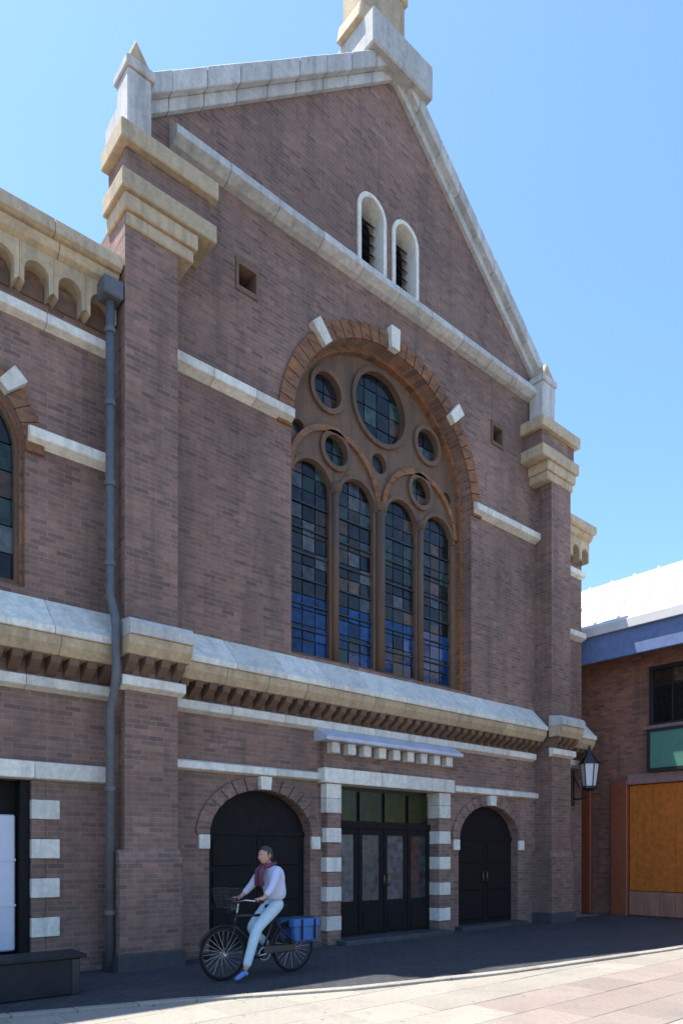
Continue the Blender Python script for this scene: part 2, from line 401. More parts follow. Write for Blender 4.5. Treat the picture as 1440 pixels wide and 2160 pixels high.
# gable lancets
for cx in LAN:
    l = empty('lancet_window'); l.parent = church
    x = cx + .05
    MB().prism([arch(x, .37, 12.70, 13.72, 14), arch(x, .285, 12.72, 13.72, 14)], WY - .04, WY + .5).build('stone_frame', 'stone', l, bevel=0.006)
    MB().prism(arch(x, .30, 12.70, 13.72, 12), WY + .36, WY + .38).build('louvre_backing', 'black', l)
    for j in range(6):
        z = 12.8 + j * .19
        MB().prism([(WY + .18, z), (WY + .2, z + .015), (WY + .34, z + .13), (WY + .32, z + .115)], x - .28, x + .28, 'x').build('louvre', 'slate', l)
for cx in VENT:
    MB().prism([[(cx - .22, 10.77), (cx + .22, 10.77), (cx + .22, 11.30), (cx - .22, 11.30)], [(cx - .165, 10.855), (cx + .165, 10.855), (cx + .165, 11.195), (cx - .165, 11.195)]], WY - .03, WY + .2).build('vent_frame', 'terracotta', church, bevel=0.006)

# ------------------------------------------------------------------ wings
def wing(x0, x1, winx, doorx, back=20):
    wy = WY
    out = [(x0, 0)]
    if doorx: out += [(doorx[0], 0), (doorx[0], 2.62), (doorx[1], 2.62), (doorx[1], 0)]
    out += [(x1, 0), (x1, 9.50), (x0, 9.50)]
    ZS, WRR = 6.95, .92
    hs = [arch(winx, WRR, 5.15, ZS, 20)] if winx is not None else []
    MB().prism([out] + hs, wy, wy + .7).build('wing_wall', 'brick', church)
    MB().box(x0 + .05, x1 - .05, wy + .702, back, 0, 9.36).build('wing_side_wall', 'brick', church)
    MB().prism([(wy + .2, 9.80), (wy + .2, 9.70), (back, 9.70), (back, 11.0)], x0, x1, 'x').build('wing_roof', 'slate', church)
    def crs(name, mat, prof, step): course(name, mat, prof, x0, x1, step)
    crs('band_stone', 'stone', [(wy + .02, 8.86), (wy - .12, 8.83), (wy - .12, 8.70), (wy + .02, 8.65)], 0.9)
    n = max(2, round((x1 - x0) / .42)); s = (x1 - x0) / n
    zb = 9.0
    for i in range(n):           # little blind arches on corbels
        cx = x0 + s * (i + .5)
        a = [(cx - s / 2 + .002, 9.52), (cx - s / 2 + .002, zb + .05), (cx - s / 2 + .06, zb), (cx - s / 2 + .06, zb + .2)]
        a += [(cx - (s / 2 - .06) * math.cos(math.pi * k / 8), zb + .2 + (s / 2 - .06) * math.sin(math.pi * k / 8)) for k in range(1, 8)]
        a += [(cx + s / 2 - .06, zb + .2), (cx + s / 2 - .06, zb), (cx + s / 2 - .002, zb + .05), (cx + s / 2 - .002, 9.52)]
        MB().prism(a, wy - .22, wy - .002).build('corbel_arch', 'tan', church)
        MB().box(cx - s / 2 + .07, cx + s / 2 - .07, wy - .03, wy + .01, zb, zb + .2).build('corbel_panel', 'terracotta', church)
    crs('eaves_stone', 'tan', [(wy + .3, 9.67), (wy - .34, 9.67), (wy - .30, 9.56), (wy - .22, 9.523), (wy + .3, 9.523)], 0.8)
    crs('eaves_stone', 'tan', [(wy + .3, 9.90), (wy - .42, 9.88), (wy - .44, 9.70), (wy - .38, 9.673), (wy + .3, 9.673)], 0.9)
    cornice(x0, x1, wy, wy - .43)
    for a, b in (((x0, winx - WRR - .02), (winx + WRR + .02, x1)) if winx is not None else ((x0, x1),)):
        course('impost_stone', 'stone', [(wy + .02, 7.32), (wy - .14, 7.25), (wy - .14, 7.12), (wy + .02, 7.04)], a, b, 0.8)
    if winx is not None:
        q = window(winx, WRR, 5.15, ZS, wy, 1, False)
        MB().prism([arch(winx, .872, 5.198, ZS, 20), arch(winx, .82, 5.25, ZS, 20)], wy + .10, wy + .24).build('window_frame', 'tracery', q)
        for i in range(4):
            for j in range(7):
                a = winx - .83 + 1.66 * i / 4; c = 5.25 + .362 * j
                t = random.uniform(-.008, .008)
                vs = [(a + .01, wy + .18 + t, c + .01), (a + .405, wy + .18, c + .01), (a + .405, wy + .18 - t, c + .352), (a + .01, wy + .18, c + .352)]
                vs += [(p[0], p[1] + .012, p[2]) for p in vs]
                MB().add(vs, [(0, 1, 2, 3), (7, 6, 5, 4), (0, 4, 5, 1), (1, 5, 6, 2), (2, 6, 7, 3), (3, 7, 4, 0)]).build('pane', random.choice(kinds + ['g_blue', 'g_blue']), q)
        MB().prism(arch(winx, .872, 5.2, ZS, 20), wy + .22, wy + .24).build('lead_backing', 'black', q)
wing(-9.0, -0.82, -2.90, (-3.6, -1.90))
wing(10.42, 11.65, None, None)

# quoins and lintel of the wing door
dw = empty('doorway'); dw.parent = church
course('lintel_stone', 'stone', [(WY + .02, 2.88), (WY - .10, 2.86), (WY - .10, 2.64), (WY + .02, 2.622)], -4.0, -0.82, 0.95)
for sx, sg in ((-1.90, 1), (-3.60, -1)):
    for i in range(10):
        z = .01 + i * .262; e = (-.004, .36) if i % 2 == 0 else (-.004, .17)
        a, b = sorted((sx + sg * e[0], sx + sg * e[1]))
        pale = i % 2 == 0
        MB().box(a, b, WY - (.045 if pale else .03), WY + .4, z, z + .257).build('quoin', 'stone' if pale else 'brick', dw, bevel=0.006)
MB().box(-3.59, -1.91, WY + .25, WY + .33, 0.01, 2.61).build('door_leaf', 'door', dw)
for sx in (-3.59, -2.03): MB().box(sx, sx + .115, WY + .03, WY + .249, .01, 2.615).build('door_frame', 'door', dw)
M['pale_panel'] = plain_mat('pale blue paint', (0.52, 0.54, 0.62), 0.4, 0, 0.08)
MB().box(-3.4, -2.06, WY + .12, WY + .249, 0.36, 2.16).build('door_panel', 'pale_panel', dw, bevel=0.02)
for z in (.95, 1.55): MB().box(-3.4, -2.06, WY + .108, WY + .119, z, z + .03).build('panel_rail', 'pale_panel', dw)

# drain pipe in the corner
PX, PY = -0.96, 0.12
MB().tube([(PX, PY, .1), (PX, PY, 3.6), (PX, -.02, 3.85), (PX, -.08, 4.1), (PX, -.08, 4.75), (PX, .0, 4.95), (PX, PY, 5.2), (PX, PY, 9.3)], .06, 14).build('drain_pipe', 'pipe', church, smooth=True)
for z in (.8, 2.5, 5.6, 6.7, 7.8, 8.8): MB().lathe([(.075, 0), (.08, .02), (.075, .07)], (PX, PY, z), 14).build('pipe_collar', 'pipe', church)
MB().box(PX - .14, PX + .14, PY - .14, PY + .14, 9.25, 9.5).build('rainwater_head', 'pipe', church, bevel=.02)

# ------------------------------------------------------------------ doors of the front
def side_door(x0, x1):
    d = empty('doorway'); d.parent = church
    cx, r = (x0 + x1) / 2, (x1 - x0) / 2
    # arch ring stones
    n = 15
    for i in range(n):
        A = [math.pi * (i + q / 2) / n for q in range(3)]
        e = .012
        po = [(cx + (r + .24) * math.cos(a + (e if k == 0 else -e if k == 2 else 0)), 1.95 + .97 * math.sin(a)) for k, a in enumerate(A)]
        pi_ = [(cx + (r + .004) * math.cos(a + (e if k == 0 else -e if k == 2 else 0)), 1.95 + .754 * math.sin(a)) for k, a in enumerate(A)]
        st = i == n // 2
        MB().prism(po + pi_[::-1], WY - (.12 if st else .04), WY + .1).build('key_stone' if st else 'voussoir', 'stone' if st else 'brick', d, bevel=.004)
    for sx in (x0 - .2, x1 + .004):
        MB().box(sx, sx + .196, WY - .05, WY + .3, 1.72, 1.945).build('impost_block', 'stone', d, bevel=.008)
    # leaves
    for k, (a, b) in enumerate(((x0 + .03, cx - .006), (cx + .006, x1 - .03))):
        MB().box(a, b, WY + .17, WY + .23, .03, 1.95).build('door_leaf', 'door', d)
        for z0, z1 in ((.2, .75), (.85, 1.35), (1.45, 1.88)):
            MB().box(a + .12, b - .12, WY + .145, WY + .169, z0, z1).build('door_panel', 'door', d, bevel=.01)
    MB().prism(door_notch(x0, x1, 1.96, .74), WY + .19, WY + .21).build('fanlight', 'door', d)
    MB().box(x0, x1, WY + .15, WY + .23, 1.952, 2.02).build('transom', 'door', d)
side_door(*D1); side_door(*D3)
M['brass'] = plain_mat('aged brass', (0.25, 0.17, 0.07), .4, .8, .2)
for (x0, x1), yy in ((D1, WY + .14), (D3, WY + .14), (D2, WY + .05)):
    for k in (-1, 1):
        cx = (x0 + x1) / 2 + k * .07
        MB().tube([(cx, yy + .02, 1.02), (cx, yy - .03, 1.04), (cx, yy - .03, 1.22), (cx, yy + .02, 1.24)], .011, 8).build('door_handle', 'brass', church, smooth=True)
    n = 3
    for i in range(n):
        a = x0 - .12 + (x1 - x0 + .24) * i / n; b = x0 - .12 + (x1 - x0 + .24) * (i + 1) / n
        MB().box(a + .003, b - .003, WY - .22 if (x0, x1) != D2 else WY - .42, WY + .54, .0, .1 + random.uniform(-.003, .003)).build('step_stone', 'granite', church, bevel=.012)

pd = empty('portal'); pd.parent = church
pf = WY - .16
for sx, sg in ((D2[0], -1), (D2[1], 1)):
    for i in range(11):
        z = .01 + i * .262
        pale = i % 2 == 1 or i == 10
        a, b = sorted((sx - sg * (.006 if pale else .003), sx + sg * (.34 if pale else .31)))
        MB().box(a, b, pf if pale else pf + .012, WY + .3, z, z + .257).build('quoin', 'stone' if pale else 'brick', pd, bevel=.006)
for i in range(5):
    a = D2[0] - .42 + (D2[1] - D2[0] + .84) * i / 5; b = D2[0] - .42 + (D2[1] - D2[0] + .84) * (i + 1) / 5
    MB().box(a + .003, b - .003, pf - .05, WY + .4, 2.897, 3.16).build('lintel_stone', 'stone', pd, bevel=.01)
MB().box(D2[0] - .36, D2[1] + .36, pf + .05, WY + .01, 3.162, 3.62).build('frieze', 'brick', pd)
for i in range(9):
    cx = D2[0] - .2 + (D2[1] - D2[0] + .4) * i / 8
    MB().box(cx - .09, cx + .09, pf - .1, pf + .1, 3.42, 3.618).build('bracket', 'stone', pd, bevel=.01)
MB().prism([(WY + .01, 3.622), (pf - .2, 3.622), (pf - .22, 3.68), (WY - .1, 3.85), (WY + .01, 3.86)], D2[0] - .5, D2[1] + .5, 'x').build('lead_canopy', 'lead', pd, bevel=.01)
# glazed doors
y = WY + .14
MB().box(D2[0], D2[1], y + .05, y + .06, 0, 2.9).build('glass_backing', 'black', pd)
nl = 4; lw = (D2[1] - D2[0]) / nl
M['leaf_green'] = glass_mat('green glass', (0.018, 0.026, 0.005), 0.25)
for i in range(nl):
    a, b = D2[0] + lw * i, D2[0] + lw * (i + 1)
    MB().prism([[(a + .01, .02), (b - .01, .02), (b - .01, 2.12), (a + .01, 2.12)], [(a + .1, .75), (b - .1, .75), (b - .1, 2.0), (a + .1, 2.0)]], y - .03, y + .03).build('door_leaf', 'door', pd, bevel=.004)
    MB().box(a + .1, b - .1, y - .005, y + .005, .75, 2.0).build('door_pane', 'g_grey', pd)
    MB().box(a + .1, b - .1, y - .045, y - .03, .15, .62).build('door_panel', 'door', pd, bevel=.008)
    MB().box(a + .05, b - .05, y - .005, y + .005, 2.26, 2.82).build('transom_pane', 'leaf_green', pd)
MB().box(D2[0], D2[1], y - .05, y + .04, 2.12, 2.24).build('transom', 'door', pd)

fix(church)

# ------------------------------------------------------------------ apron of shade-toned setts, the wall's shade painted in; kerb, paving slabs
EDGE = [(-12, -1.4), (-5, -1.5), (-2.8, -1.7), (-1.0, -2.2), (0.7, -2.85), (3.0, -3.35), (7.0, -3.75), (12.9, -3.85)]  # bends outward along the edge of the church's ground shadow
def shade_edge_y(x):
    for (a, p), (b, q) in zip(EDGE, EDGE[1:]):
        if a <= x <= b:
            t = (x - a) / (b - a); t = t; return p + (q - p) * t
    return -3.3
def shade_sett_mat():  # tone darkened to carry the shade in front of the facade
    t = NT('shade-toned setts'); P_ = t.pos()
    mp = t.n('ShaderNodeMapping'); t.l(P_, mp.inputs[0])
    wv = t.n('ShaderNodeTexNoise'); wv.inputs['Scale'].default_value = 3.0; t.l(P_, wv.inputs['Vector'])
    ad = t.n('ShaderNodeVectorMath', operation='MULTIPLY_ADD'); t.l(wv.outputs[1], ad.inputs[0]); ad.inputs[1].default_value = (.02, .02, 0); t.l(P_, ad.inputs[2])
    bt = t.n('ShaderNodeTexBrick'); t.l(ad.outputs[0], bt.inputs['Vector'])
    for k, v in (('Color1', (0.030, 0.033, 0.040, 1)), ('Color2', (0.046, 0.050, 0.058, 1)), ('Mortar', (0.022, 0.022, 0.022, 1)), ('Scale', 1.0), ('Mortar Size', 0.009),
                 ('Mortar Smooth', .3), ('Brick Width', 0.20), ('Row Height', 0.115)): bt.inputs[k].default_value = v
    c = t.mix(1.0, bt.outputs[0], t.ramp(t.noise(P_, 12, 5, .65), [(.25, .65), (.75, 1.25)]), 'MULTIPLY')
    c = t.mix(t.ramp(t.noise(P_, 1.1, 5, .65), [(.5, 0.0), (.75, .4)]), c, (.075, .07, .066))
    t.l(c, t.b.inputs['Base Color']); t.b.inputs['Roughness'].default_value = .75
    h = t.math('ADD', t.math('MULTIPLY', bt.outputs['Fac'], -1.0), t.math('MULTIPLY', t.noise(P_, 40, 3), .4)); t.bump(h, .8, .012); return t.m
M['setts'] = shade_sett_mat()
M['pink'] = pave_mat('pinkish paving', (0.255, 0.208, 0.178), (0.25, 0.20, 0.17))
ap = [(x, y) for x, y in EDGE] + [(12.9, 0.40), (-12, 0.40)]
tag(MB().prism(ap, -.01, 0.02, 'z').build('shade_strip', 'setts'), 'strip of setts along the foot of the church, ground shade painted into the colour', kind='structure')
pav = bpy.data.objects['ground']
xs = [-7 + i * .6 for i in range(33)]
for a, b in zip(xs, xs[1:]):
    ya, yb = shade_edge_y(a), shade_edge_y(b)
    MB().prism([(a + .004, ya - .14), (b - .004, yb - .14), (b - .004, yb), (a + .004, ya)], -.01, .035 + random.uniform(-.003, .003), 'z').build('kerb_stone', 'pave', pav, bevel=.008)  # kerb laid along the outline of the painted shade
slab = {}
for m in ('pave', 'pink'):
    slab[m] = MB().box(-.446, .446, -.296, .296, -.03, 0).build('paving_slab', m, pav, bevel=.006)
first = dict(slab)
for r in range(11):
    yy = -1.7 - r * .6
    for c in range(23):
        xx = -6 + c * .9 + (.45 if r % 2 else 0)
        if yy - .3 > max(shade_edge_y(xx - .44), shade_edge_y(xx + .44)) : continue
        if r > 7 and xx < -5: continue
        m = 'pink' if (r in (5, 6, 7) and xx > 1.0) else 'pave'
        if first.get(m): o = first.pop(m)
        else: o = slab[m].copy(); COL.objects.link(o)
        o.location = (xx, yy, random.uniform(-.003, .003)); o.rotation_euler = (random.uniform(-.002, .002), random.uniform(-.002, .002), 0)

# ------------------------------------------------------------------ neighbouring shop building
shop = empty('shop_building', (13, 0, 0))
tag(shop, 'red-brown shop building with white sloping canopy and blue fascia beside the church', 'building')
M['rbrick'] = brick_mat('red brick', (0.32, 0.125, 0.08), (0.23, 0.09, 0.06), (0.22, 0.16, 0.13))
M['white_metal'] = plain_mat('white coated metal', (0.60, 0.60, 0.60), .55, 0, .10, 3)
M['blue_paint'] = plain_mat('blue paint', (0.13, 0.19, 0.36), .6, 0, .2)
M['orange'] = plain_mat('orange boarding', (0.46, 0.125, 0.016), .6, 0, .3, 9, .3, .2)
M['maroon'] = plain_mat('dark red paint', (0.24, 0.06, 0.026), .55, 0, .2)
M['green'] = plain_mat('green sign', (0.075, 0.20, 0.15), .5, 0, .15)
M['tile'] = stone_mat('brown tile', (0.34, 0.15, 0.095), (.10, .06, .045), .5)
M['pinkstone'] = stone_mat('pink render', (0.30, 0.17, 0.15), (.1, .07, .06), .3)
wins = [(-2.3, -.62), (-4.6, -2.9), (-6.9, -5.2)]
holes = [[(a, 4.92), (b, 4.92), (b, 6.45), (a, 6.45)] for a, b in wins]
MB().prism([[(-8, 0), (6, 0), (6, 8.72), (-8, 8.72)]] + holes, 13.0, 13.35, 'x').build('wall', 'rbrick', shop)
MB().box(13.352, 22, -8, 6, 0, 8.72).build('rear_wall', 'rbrick', shop)
MB().box(13.1, 22.2, -8.2, 6.2, 8.80, 8.86).build('roof', 'slate', shop)
for a, b in wins:
    wi = empty('window'); wi.parent = shop
    MB().prism([[(a, 4.92), (b, 4.92), (b, 6.45), (a, 6.45)], [(a + .09, 5.01), (b - .09, 5.01), (b - .09, 6.36), (a + .09, 6.36)]], 13.1, 13.2, 'x').build('frame', 'black', wi, bevel=.005)
    n = 3
    for i in range(n):
        p, q = a + .09 + (b - a - .18) * i / n, a + .09 + (b - a - .18) * (i + 1) / n
        MB().box(13.15, 13.16, p + .02, q - .02, 5.03, 5.95).build('pane', 'g_dark', wi); MB().box(13.15, 13.16, p + .02, q - .02, 6.0, 6.34).build('pane', 'g_amber', wi)
        if i: MB().box(13.12, 13.18, p - .019, p + .019, 5.01, 6.36).build('glazing_bar', 'black', wi)
    MB().box(13.17, 13.18, a + .05, b - .05, 4.95, 6.42).build('backing', 'black', wi)
    MB().box(12.92, 13.1, a - .08, b + .08, 4.82, 4.918).build('sill', 'pinkstone', wi, bevel=.008)
# canopy: standing-seam panels on a slope, blue fascia below
N = 16; y0, y1 = -7.9, 2.3
for i in range(N):
    a, b = y0 + (y1 - y0) * i / N, y0 + (y1 - y0) * (i + 1) / N
    MB().prism([(12.08, 7.40), (12.08, 7.46), (13.05, 8.94), (13.05, 8.86)], a + .003, b - .003, 'y').build('roof_panel', 'white_metal', shop)
    MB().prism([(12.075, 7.455), (12.075, 7.51), (13.05, 8.99), (13.05, 8.93)], b - .03, b + .012, 'y').build('seam', 'white_metal', shop)
MB().box(12.02, 12.077, y0, y1, 7.28, 7.52).build('gutter', 'white_metal', shop, bevel=.01)
MB().box(12.12, 12.2, y0, y1, 6.62, 7.38).build('fascia', 'blue_paint', shop, bevel=.01)
MB().box(12.202, 13.0, y0, y1, 7.2, 7.26).build('soffit', 'blue_paint', shop)
MB().box(13.06, 13.3, -8, 6, 8.722, 8.95).build('ridge_flashing', 'white_metal', shop, bevel=.01)
# shopfront
MB().box(12.82, 13.0, -.16, .30, 0, 3.55).build('pilaster', 'maroon', shop, bevel=.02)
MB().box(12.86, 13.0, .9, 1.3, 0, 3.55).build('pilaster', 'maroon', shop, bevel=.02)
nb = 34
for i in range(nb):
    b = -.18 - i * .2
    MB().box(12.93 + random.uniform(-.004, .004), 13.0, b - .194, b, .68, 3.42).build('board', 'orange', shop, bevel=.006)
for i in range(17):
    b = -.18 - i * .4
    for z0, z1 in ((.05, .66),):
        MB().box(12.90 + random.uniform(-.003, .003), 13.0, b - .394, b, z0, z1).build('tile', 'tile', shop, bevel=.006)
MB().box(12.84, 13.0, -7.4, -.16, 3.44, 3.70).build('lintel', 'pinkstone', shop, bevel=.01)
MB().box(12.74, 12.95, -6.6, -.74, 3.72, 4.80).build('sign_board', 'green', shop, bevel=.02)
MB().prism([[(-6.6, 3.72), (-.74, 3.72), (-.74, 4.80), (-6.6, 4.80)], [(-6.52, 3.8), (-.82, 3.8), (-.82, 4.72), (-6.52, 4.72)]], 12.715, 12.739, 'x').build('sign_frame', 'black', shop)
fix(shop)

# ------------------------------------------------------------------ wall lantern on the right wing
ln = empty('wall_lantern', (11.25, WY, 3.2))
tag(ln, 'black wall lantern with frosted glass at the right end of the church', 'lantern')
M['frost'] = plain_mat('frosted glass', (0.62, 0.63, 0.66), .35, 0, .04)
cx, cy = 11.22, -.02
def frustum(x, y, r0, r1, z0, z1, n=6):
    m = MB(); m.lathe([(r0, z0), (r1, z1)], (x, y, 0), n); return m
frustum(cx, cy, .15, .22, 3.32, 3.86).build('glass', 'frost', ln)
for k in range(6):
    a = 2 * math.pi * k / 6
    MB().tube([(cx + .155 * math.cos(a), cy + .155 * math.sin(a), 3.31), (cx + .225 * math.cos(a), cy + .225 * math.sin(a), 3.87)], .014, 6).build('frame_bar', 'black', ln)
MB().lathe([(.10, 3.20), (.17, 3.26), (.17, 3.318)], (cx, cy, 0), 6).build('base', 'black', ln)
MB().lathe([(.27, 3.862), (.25, 3.90), (.10, 4.08), (.07, 4.16), (.03, 4.20), (.045, 4.25), (.01, 4.33)], (cx, cy, 0), 6).build('cap', 'black', ln)
MB().tube([(cx, WY + .02, 3.05), (cx, WY - .15, 3.0), (cx, cy + .05, 3.06), (cx, cy, 3.2)], .022, 8).build('bracket', 'black', ln)
MB().tube([(cx, WY - .02, 3.6), (cx, cy + .3, 3.35), (cx, cy + .2, 3.1)], .014, 8).build('brace', 'black', ln)
MB().box(cx - .06, cx + .06, WY - .03, WY, 2.85, 3.75).build('wall_plate', 'black', ln, bevel=.01)
fix(ln)

# ------------------------------------------------------------------ low dark bench at the left
bn = empty('bench', (-2.8, -.95, 0.02))
MB().box(-3.75, -1.87, -.76, -.73, .03, .437).build('rear_panel', M['black'], bn)
tag(bn, 'low black backless slatted bench at the lower left corner', 'bench')
M['bench'] = plain_mat('dark stained timber', (0.016, 0.017, 0.02), .6, 0, .3, 10, .25)
for i in range(6):
    y = -1.18 + i * .085
    MB().box(-3.9, -1.78, y, y + .075, .44, .49).build('slat', 'bench', bn, bevel=.008)
for x in (-3.8, -2.85, -1.9):
    MB().box(x - .05, x + .05, -1.16, -.70, .02, .438).build('leg', 'black', bn, bevel=.01)
MB().box(-3.75, -1.95, -1.15, -1.12, .03, .437).build('front_panel', 'bench', bn, bevel=.005)
fix(bn)

# ------------------------------------------------------------------ bicycle + rider
BX, BY = 0.45, -1.50
bike = empty('bicycle', (BX, BY, .02), math.pi)
tag(bike, 'black upright bicycle with blue panniers before the left arched door', 'bicycle')
M['rubber'] = plain_mat('tyre rubber', (0.014, 0.014, 0.015), .85, 0, .1, 6, .2)
M['steel'] = plain_mat('bright steel', (0.5, 0.51, 0.53), .35, .9, .05)
M['framep'] = plain_mat('black enamel', (0.016, 0.018, 0.024), .3, 0, .05)
M['pannier'] = plain_mat('blue bag cloth', (0.035, 0.12, 0.33), .7, 0, .2, 20)
M['bagred'] = plain_mat('maroon bag cloth', (0.12, 0.03, 0.06), .75, 0, .2, 20)
def ring(R_, r, c, n=36, k=8):
    m = MB()
    for i in range(n):
        a = 2 * math.pi * i / n
        for j in range(k):
            b = 2 * math.pi * j / k
            m.v.append((c[0] + (R_ + r * math.cos(b)) * math.cos(a), c[1] + r * math.sin(b), c[2] + (R_ + r * math.cos(b)) * math.sin(a)))
    for i in range(n):
        for j in range(k):
            m.f.append((i * k + j, ((i + 1) % n) * k + j, ((i + 1) % n) * k + (j + 1) % k, i * k + (j + 1) % k))
    return m
hubs = {'rear': (-.50, 0, .345), 'front': (.60, 0, .345)}
for h in hubs.values():
    wh = ring(.325, .020, h).build('wheel', 'rubber', bike, smooth=True)
    ring(.30, .011, h).build('rim', 'framep', wh, smooth=True)
    MB().tube([(h[0], -.05, h[2]), (h[0], .05, h[2])], .025, 10).build('hub', 'steel', wh)
    for k in range(24):
        a = 2 * math.pi * k / 24; s_ = .03 if k % 2 else -.03
        MB().tube([(h[0] + .02 * math.cos(a + .8), s_, h[2] + .02 * math.sin(a + .8)), (h[0] + .298 * math.cos(a), 0, h[2] + .298 * math.sin(a))], .0016, 4).build('spoke', 'steel', wh)
    am = [R(20 + 7 * i) for i in range(21)] if h[0] > 0 else [R(10 + 8 * i) for i in range(21)]
    mg = MB()
    for i, a in enumerate(am):
        for yy in (-.028, .028): mg.v.append((h[0] + .362 * math.cos(a), yy, h[2] + .362 * math.sin(a)))
        for yy in (-.028, .028): mg.v.append((h[0] + .366 * math.cos(a), yy, h[2] + .366 * math.sin(a)))
    for i in range(20):
        q = i * 4; mg.f += [(q, q + 1, q + 5, q + 4), (q + 2, q + 6, q + 7, q + 3), (q, q + 4, q + 6, q + 2), (q + 1, q + 3, q + 7, q + 5)]
    mg.build('mudguard', 'framep', bike)
BB, ST, HT, HB_ = (0, 0, .30), (-.19, 0, .80), (.40, 0, .86), (.44, 0, .70)
fr = MB()
for p in ((BB, ST), (ST, (.405, 0, .82)), (BB, HB_)): fr.tube(p, .017, 10)
fr.tube((HT, HB_), .021, 10)
for s_ in (-.05, .05):
    fr.tube((BB, (-.50, s_, .345)), .009, 8); fr.tube(((-.18, 0, .76), (-.50, s_, .345)), .008, 8); fr.tube((HB_, (.47, s_, .64), (.60, s_, .345)), .011, 8)
fr.build('frame', 'framep', bike, smooth=True)
MB().tube(((-.19, 0, .78), (-.215, 0, .90)), .013, 8).build('seat_post', 'steel', bike)
MB().prism([(-.36, -.10), (-.30, -.11), (-.12, -.035), (-.04, -.02), (-.04, .02), (-.12, .035), (-.30, .11), (-.36, .10)], .895, .945, 'z').build('saddle', 'rubber', bike, bevel=.015)
MB().tube((HT, (.375, 0, .98)), .013, 8).build('stem', 'steel', bike)
MB().tube([(.20, -.27, 1.0), (.30, -.27, 1.02), (.40, -.20, 1.03), (.40, 0, 1.0), (.40, .20, 1.03), (.30, .27, 1.02), (.20, .27, 1.0)], .011, 8).build('handlebar', 'steel', bike, smooth=True)
for s_ in (-.27, .27): MB().tube([(.17, s_, .998), (.30, s_, 1.018)], .017, 10).build('grip', 'rubber', bike)
MB().tube([(.43, 0, .92), (.52, 0, .92)], [.045, .06], 12).build('headlight', 'framep', bike)
cw = ring(.085, .006, (0, .05, .30), 24, 6).build('chain_wheel', 'steel', bike)
for s_, a in ((.09, -8), (-.09, 172)):
    e = (.165 * math.cos(R(a)), s_, .30 + .165 * math.sin(R(a)))
    MB().tube(((0, s_, .30), e), .011, 8).build('crank', 'steel', bike)
    MB().box(e[0] - .05, e[0] + .05, e[1] - (0 if s_ > 0 else .10), e[1] + (.10 if s_ > 0 else 0), e[2] - .013, e[2] + .013).build('pedal', 'rubber', bike, bevel=.004)
MB().box(-.52, .02, .035, .06, .285, .40).build('chain_case', 'framep', bike, bevel=.015)
rk = MB()
for s_ in (-.06, .06): rk.tube([(-.22, s_, .74), (-.84, s_, .74)], .006, 6); rk.tube([(-.80, s_, .74), (-.50, s_ * 1.2, .345)], .005, 6)
for x in (-.3, -.5, -.7, -.84): rk.tube([(x, -.06, .74), (x, .06, .74)], .005, 6)
rk.build('rear_rack', 'framep', bike)
for s_ in (1, -1):
    pb = MB().prism([(-.80, .42), (-.42, .42), (-.38, .72), (-.82, .72)], s_ * .075, s_ * .20, 'y').build('pannier', 'pannier', bike, bevel=.03)
    MB().prism([(-.825, .62), (-.375, .62), (-.375, .735), (-.825, .735)], s_ * .068, s_ * .215, 'y').build('flap', 'pannier', pb, bevel=.02)
bk = MB()
def brect(x0, x1, y, z): return [(x0, -y, z), (x1, -y, z), (x1, y, z), (x0, y, z), (x0, -y, z)]
for t in range(6):
    k = t / 5; z = .94 + .24 * k; q = brect(.45 - .02 * k, .64 + .05 * k, .12 + .03 * k, z)
    for a, b in zip(q, q[1:]): bk.tube([a, b], .005 if t == 5 else .003, 5)
for t in range(9):
    k = t / 8
    for s_ in (-1, 1): bk.tube([(.45 + .19 * k, s_ * .12, .94), (.43 + .26 * k, s_ * .15, 1.18)], .003, 5)
    bk.tube([(.64, -.12 + .24 * k, .94), (.69, -.15 + .30 * k, 1.18)], .003, 5); bk.tube([(.45, -.12 + .24 * k, .94), (.64, -.12 + .24 * k, .94)], .003, 5)
bk.build('front_basket', 'framep', bike)
for s_ in (1, -1):
    for x in (-.72, -.50):
        MB().box(x - .014, x + .014, min(s_ * .216, s_ * .224), max(s_ * .216, s_ * .224), .46, .735).build('pannier_strap', 'rubber', bike)
MB().box(-.875, -.85, -.03, .03, .62, .67).build('reflector', 'bagred', bike, bevel=.005)
MB().tube([(.20, .27, 1.0), (.34, .22, .96), (.42, .06, .84), (.46, .02, .70)], .004, 6).build('brake_cable', 'rubber', bike)
person = empty('person', (BX, BY, .02), math.pi)
tag(person, 'person in pale lilac shirt and light blue trousers riding the bicycle', 'person')
M['skin'] = plain_mat('skin', (0.42, 0.24, 0.17), .55, 0, .06)
M['shirt'] = plain_mat('lilac cotton', (0.46, 0.49, 0.63), .9, 0, .10, 14, .15, .5)
M['jeans'] = plain_mat('light blue denim', (0.42, 0.54, 0.60), .9, 0, .14, 25, .15, .5)
M['shoe'] = plain_mat('blue shoe', (0.10, 0.20, 0.44), .6, 0, .1)
M['hair'] = plain_mat('dark hair', (0.03, 0.026, 0.026), .5, 0, .3, 40)
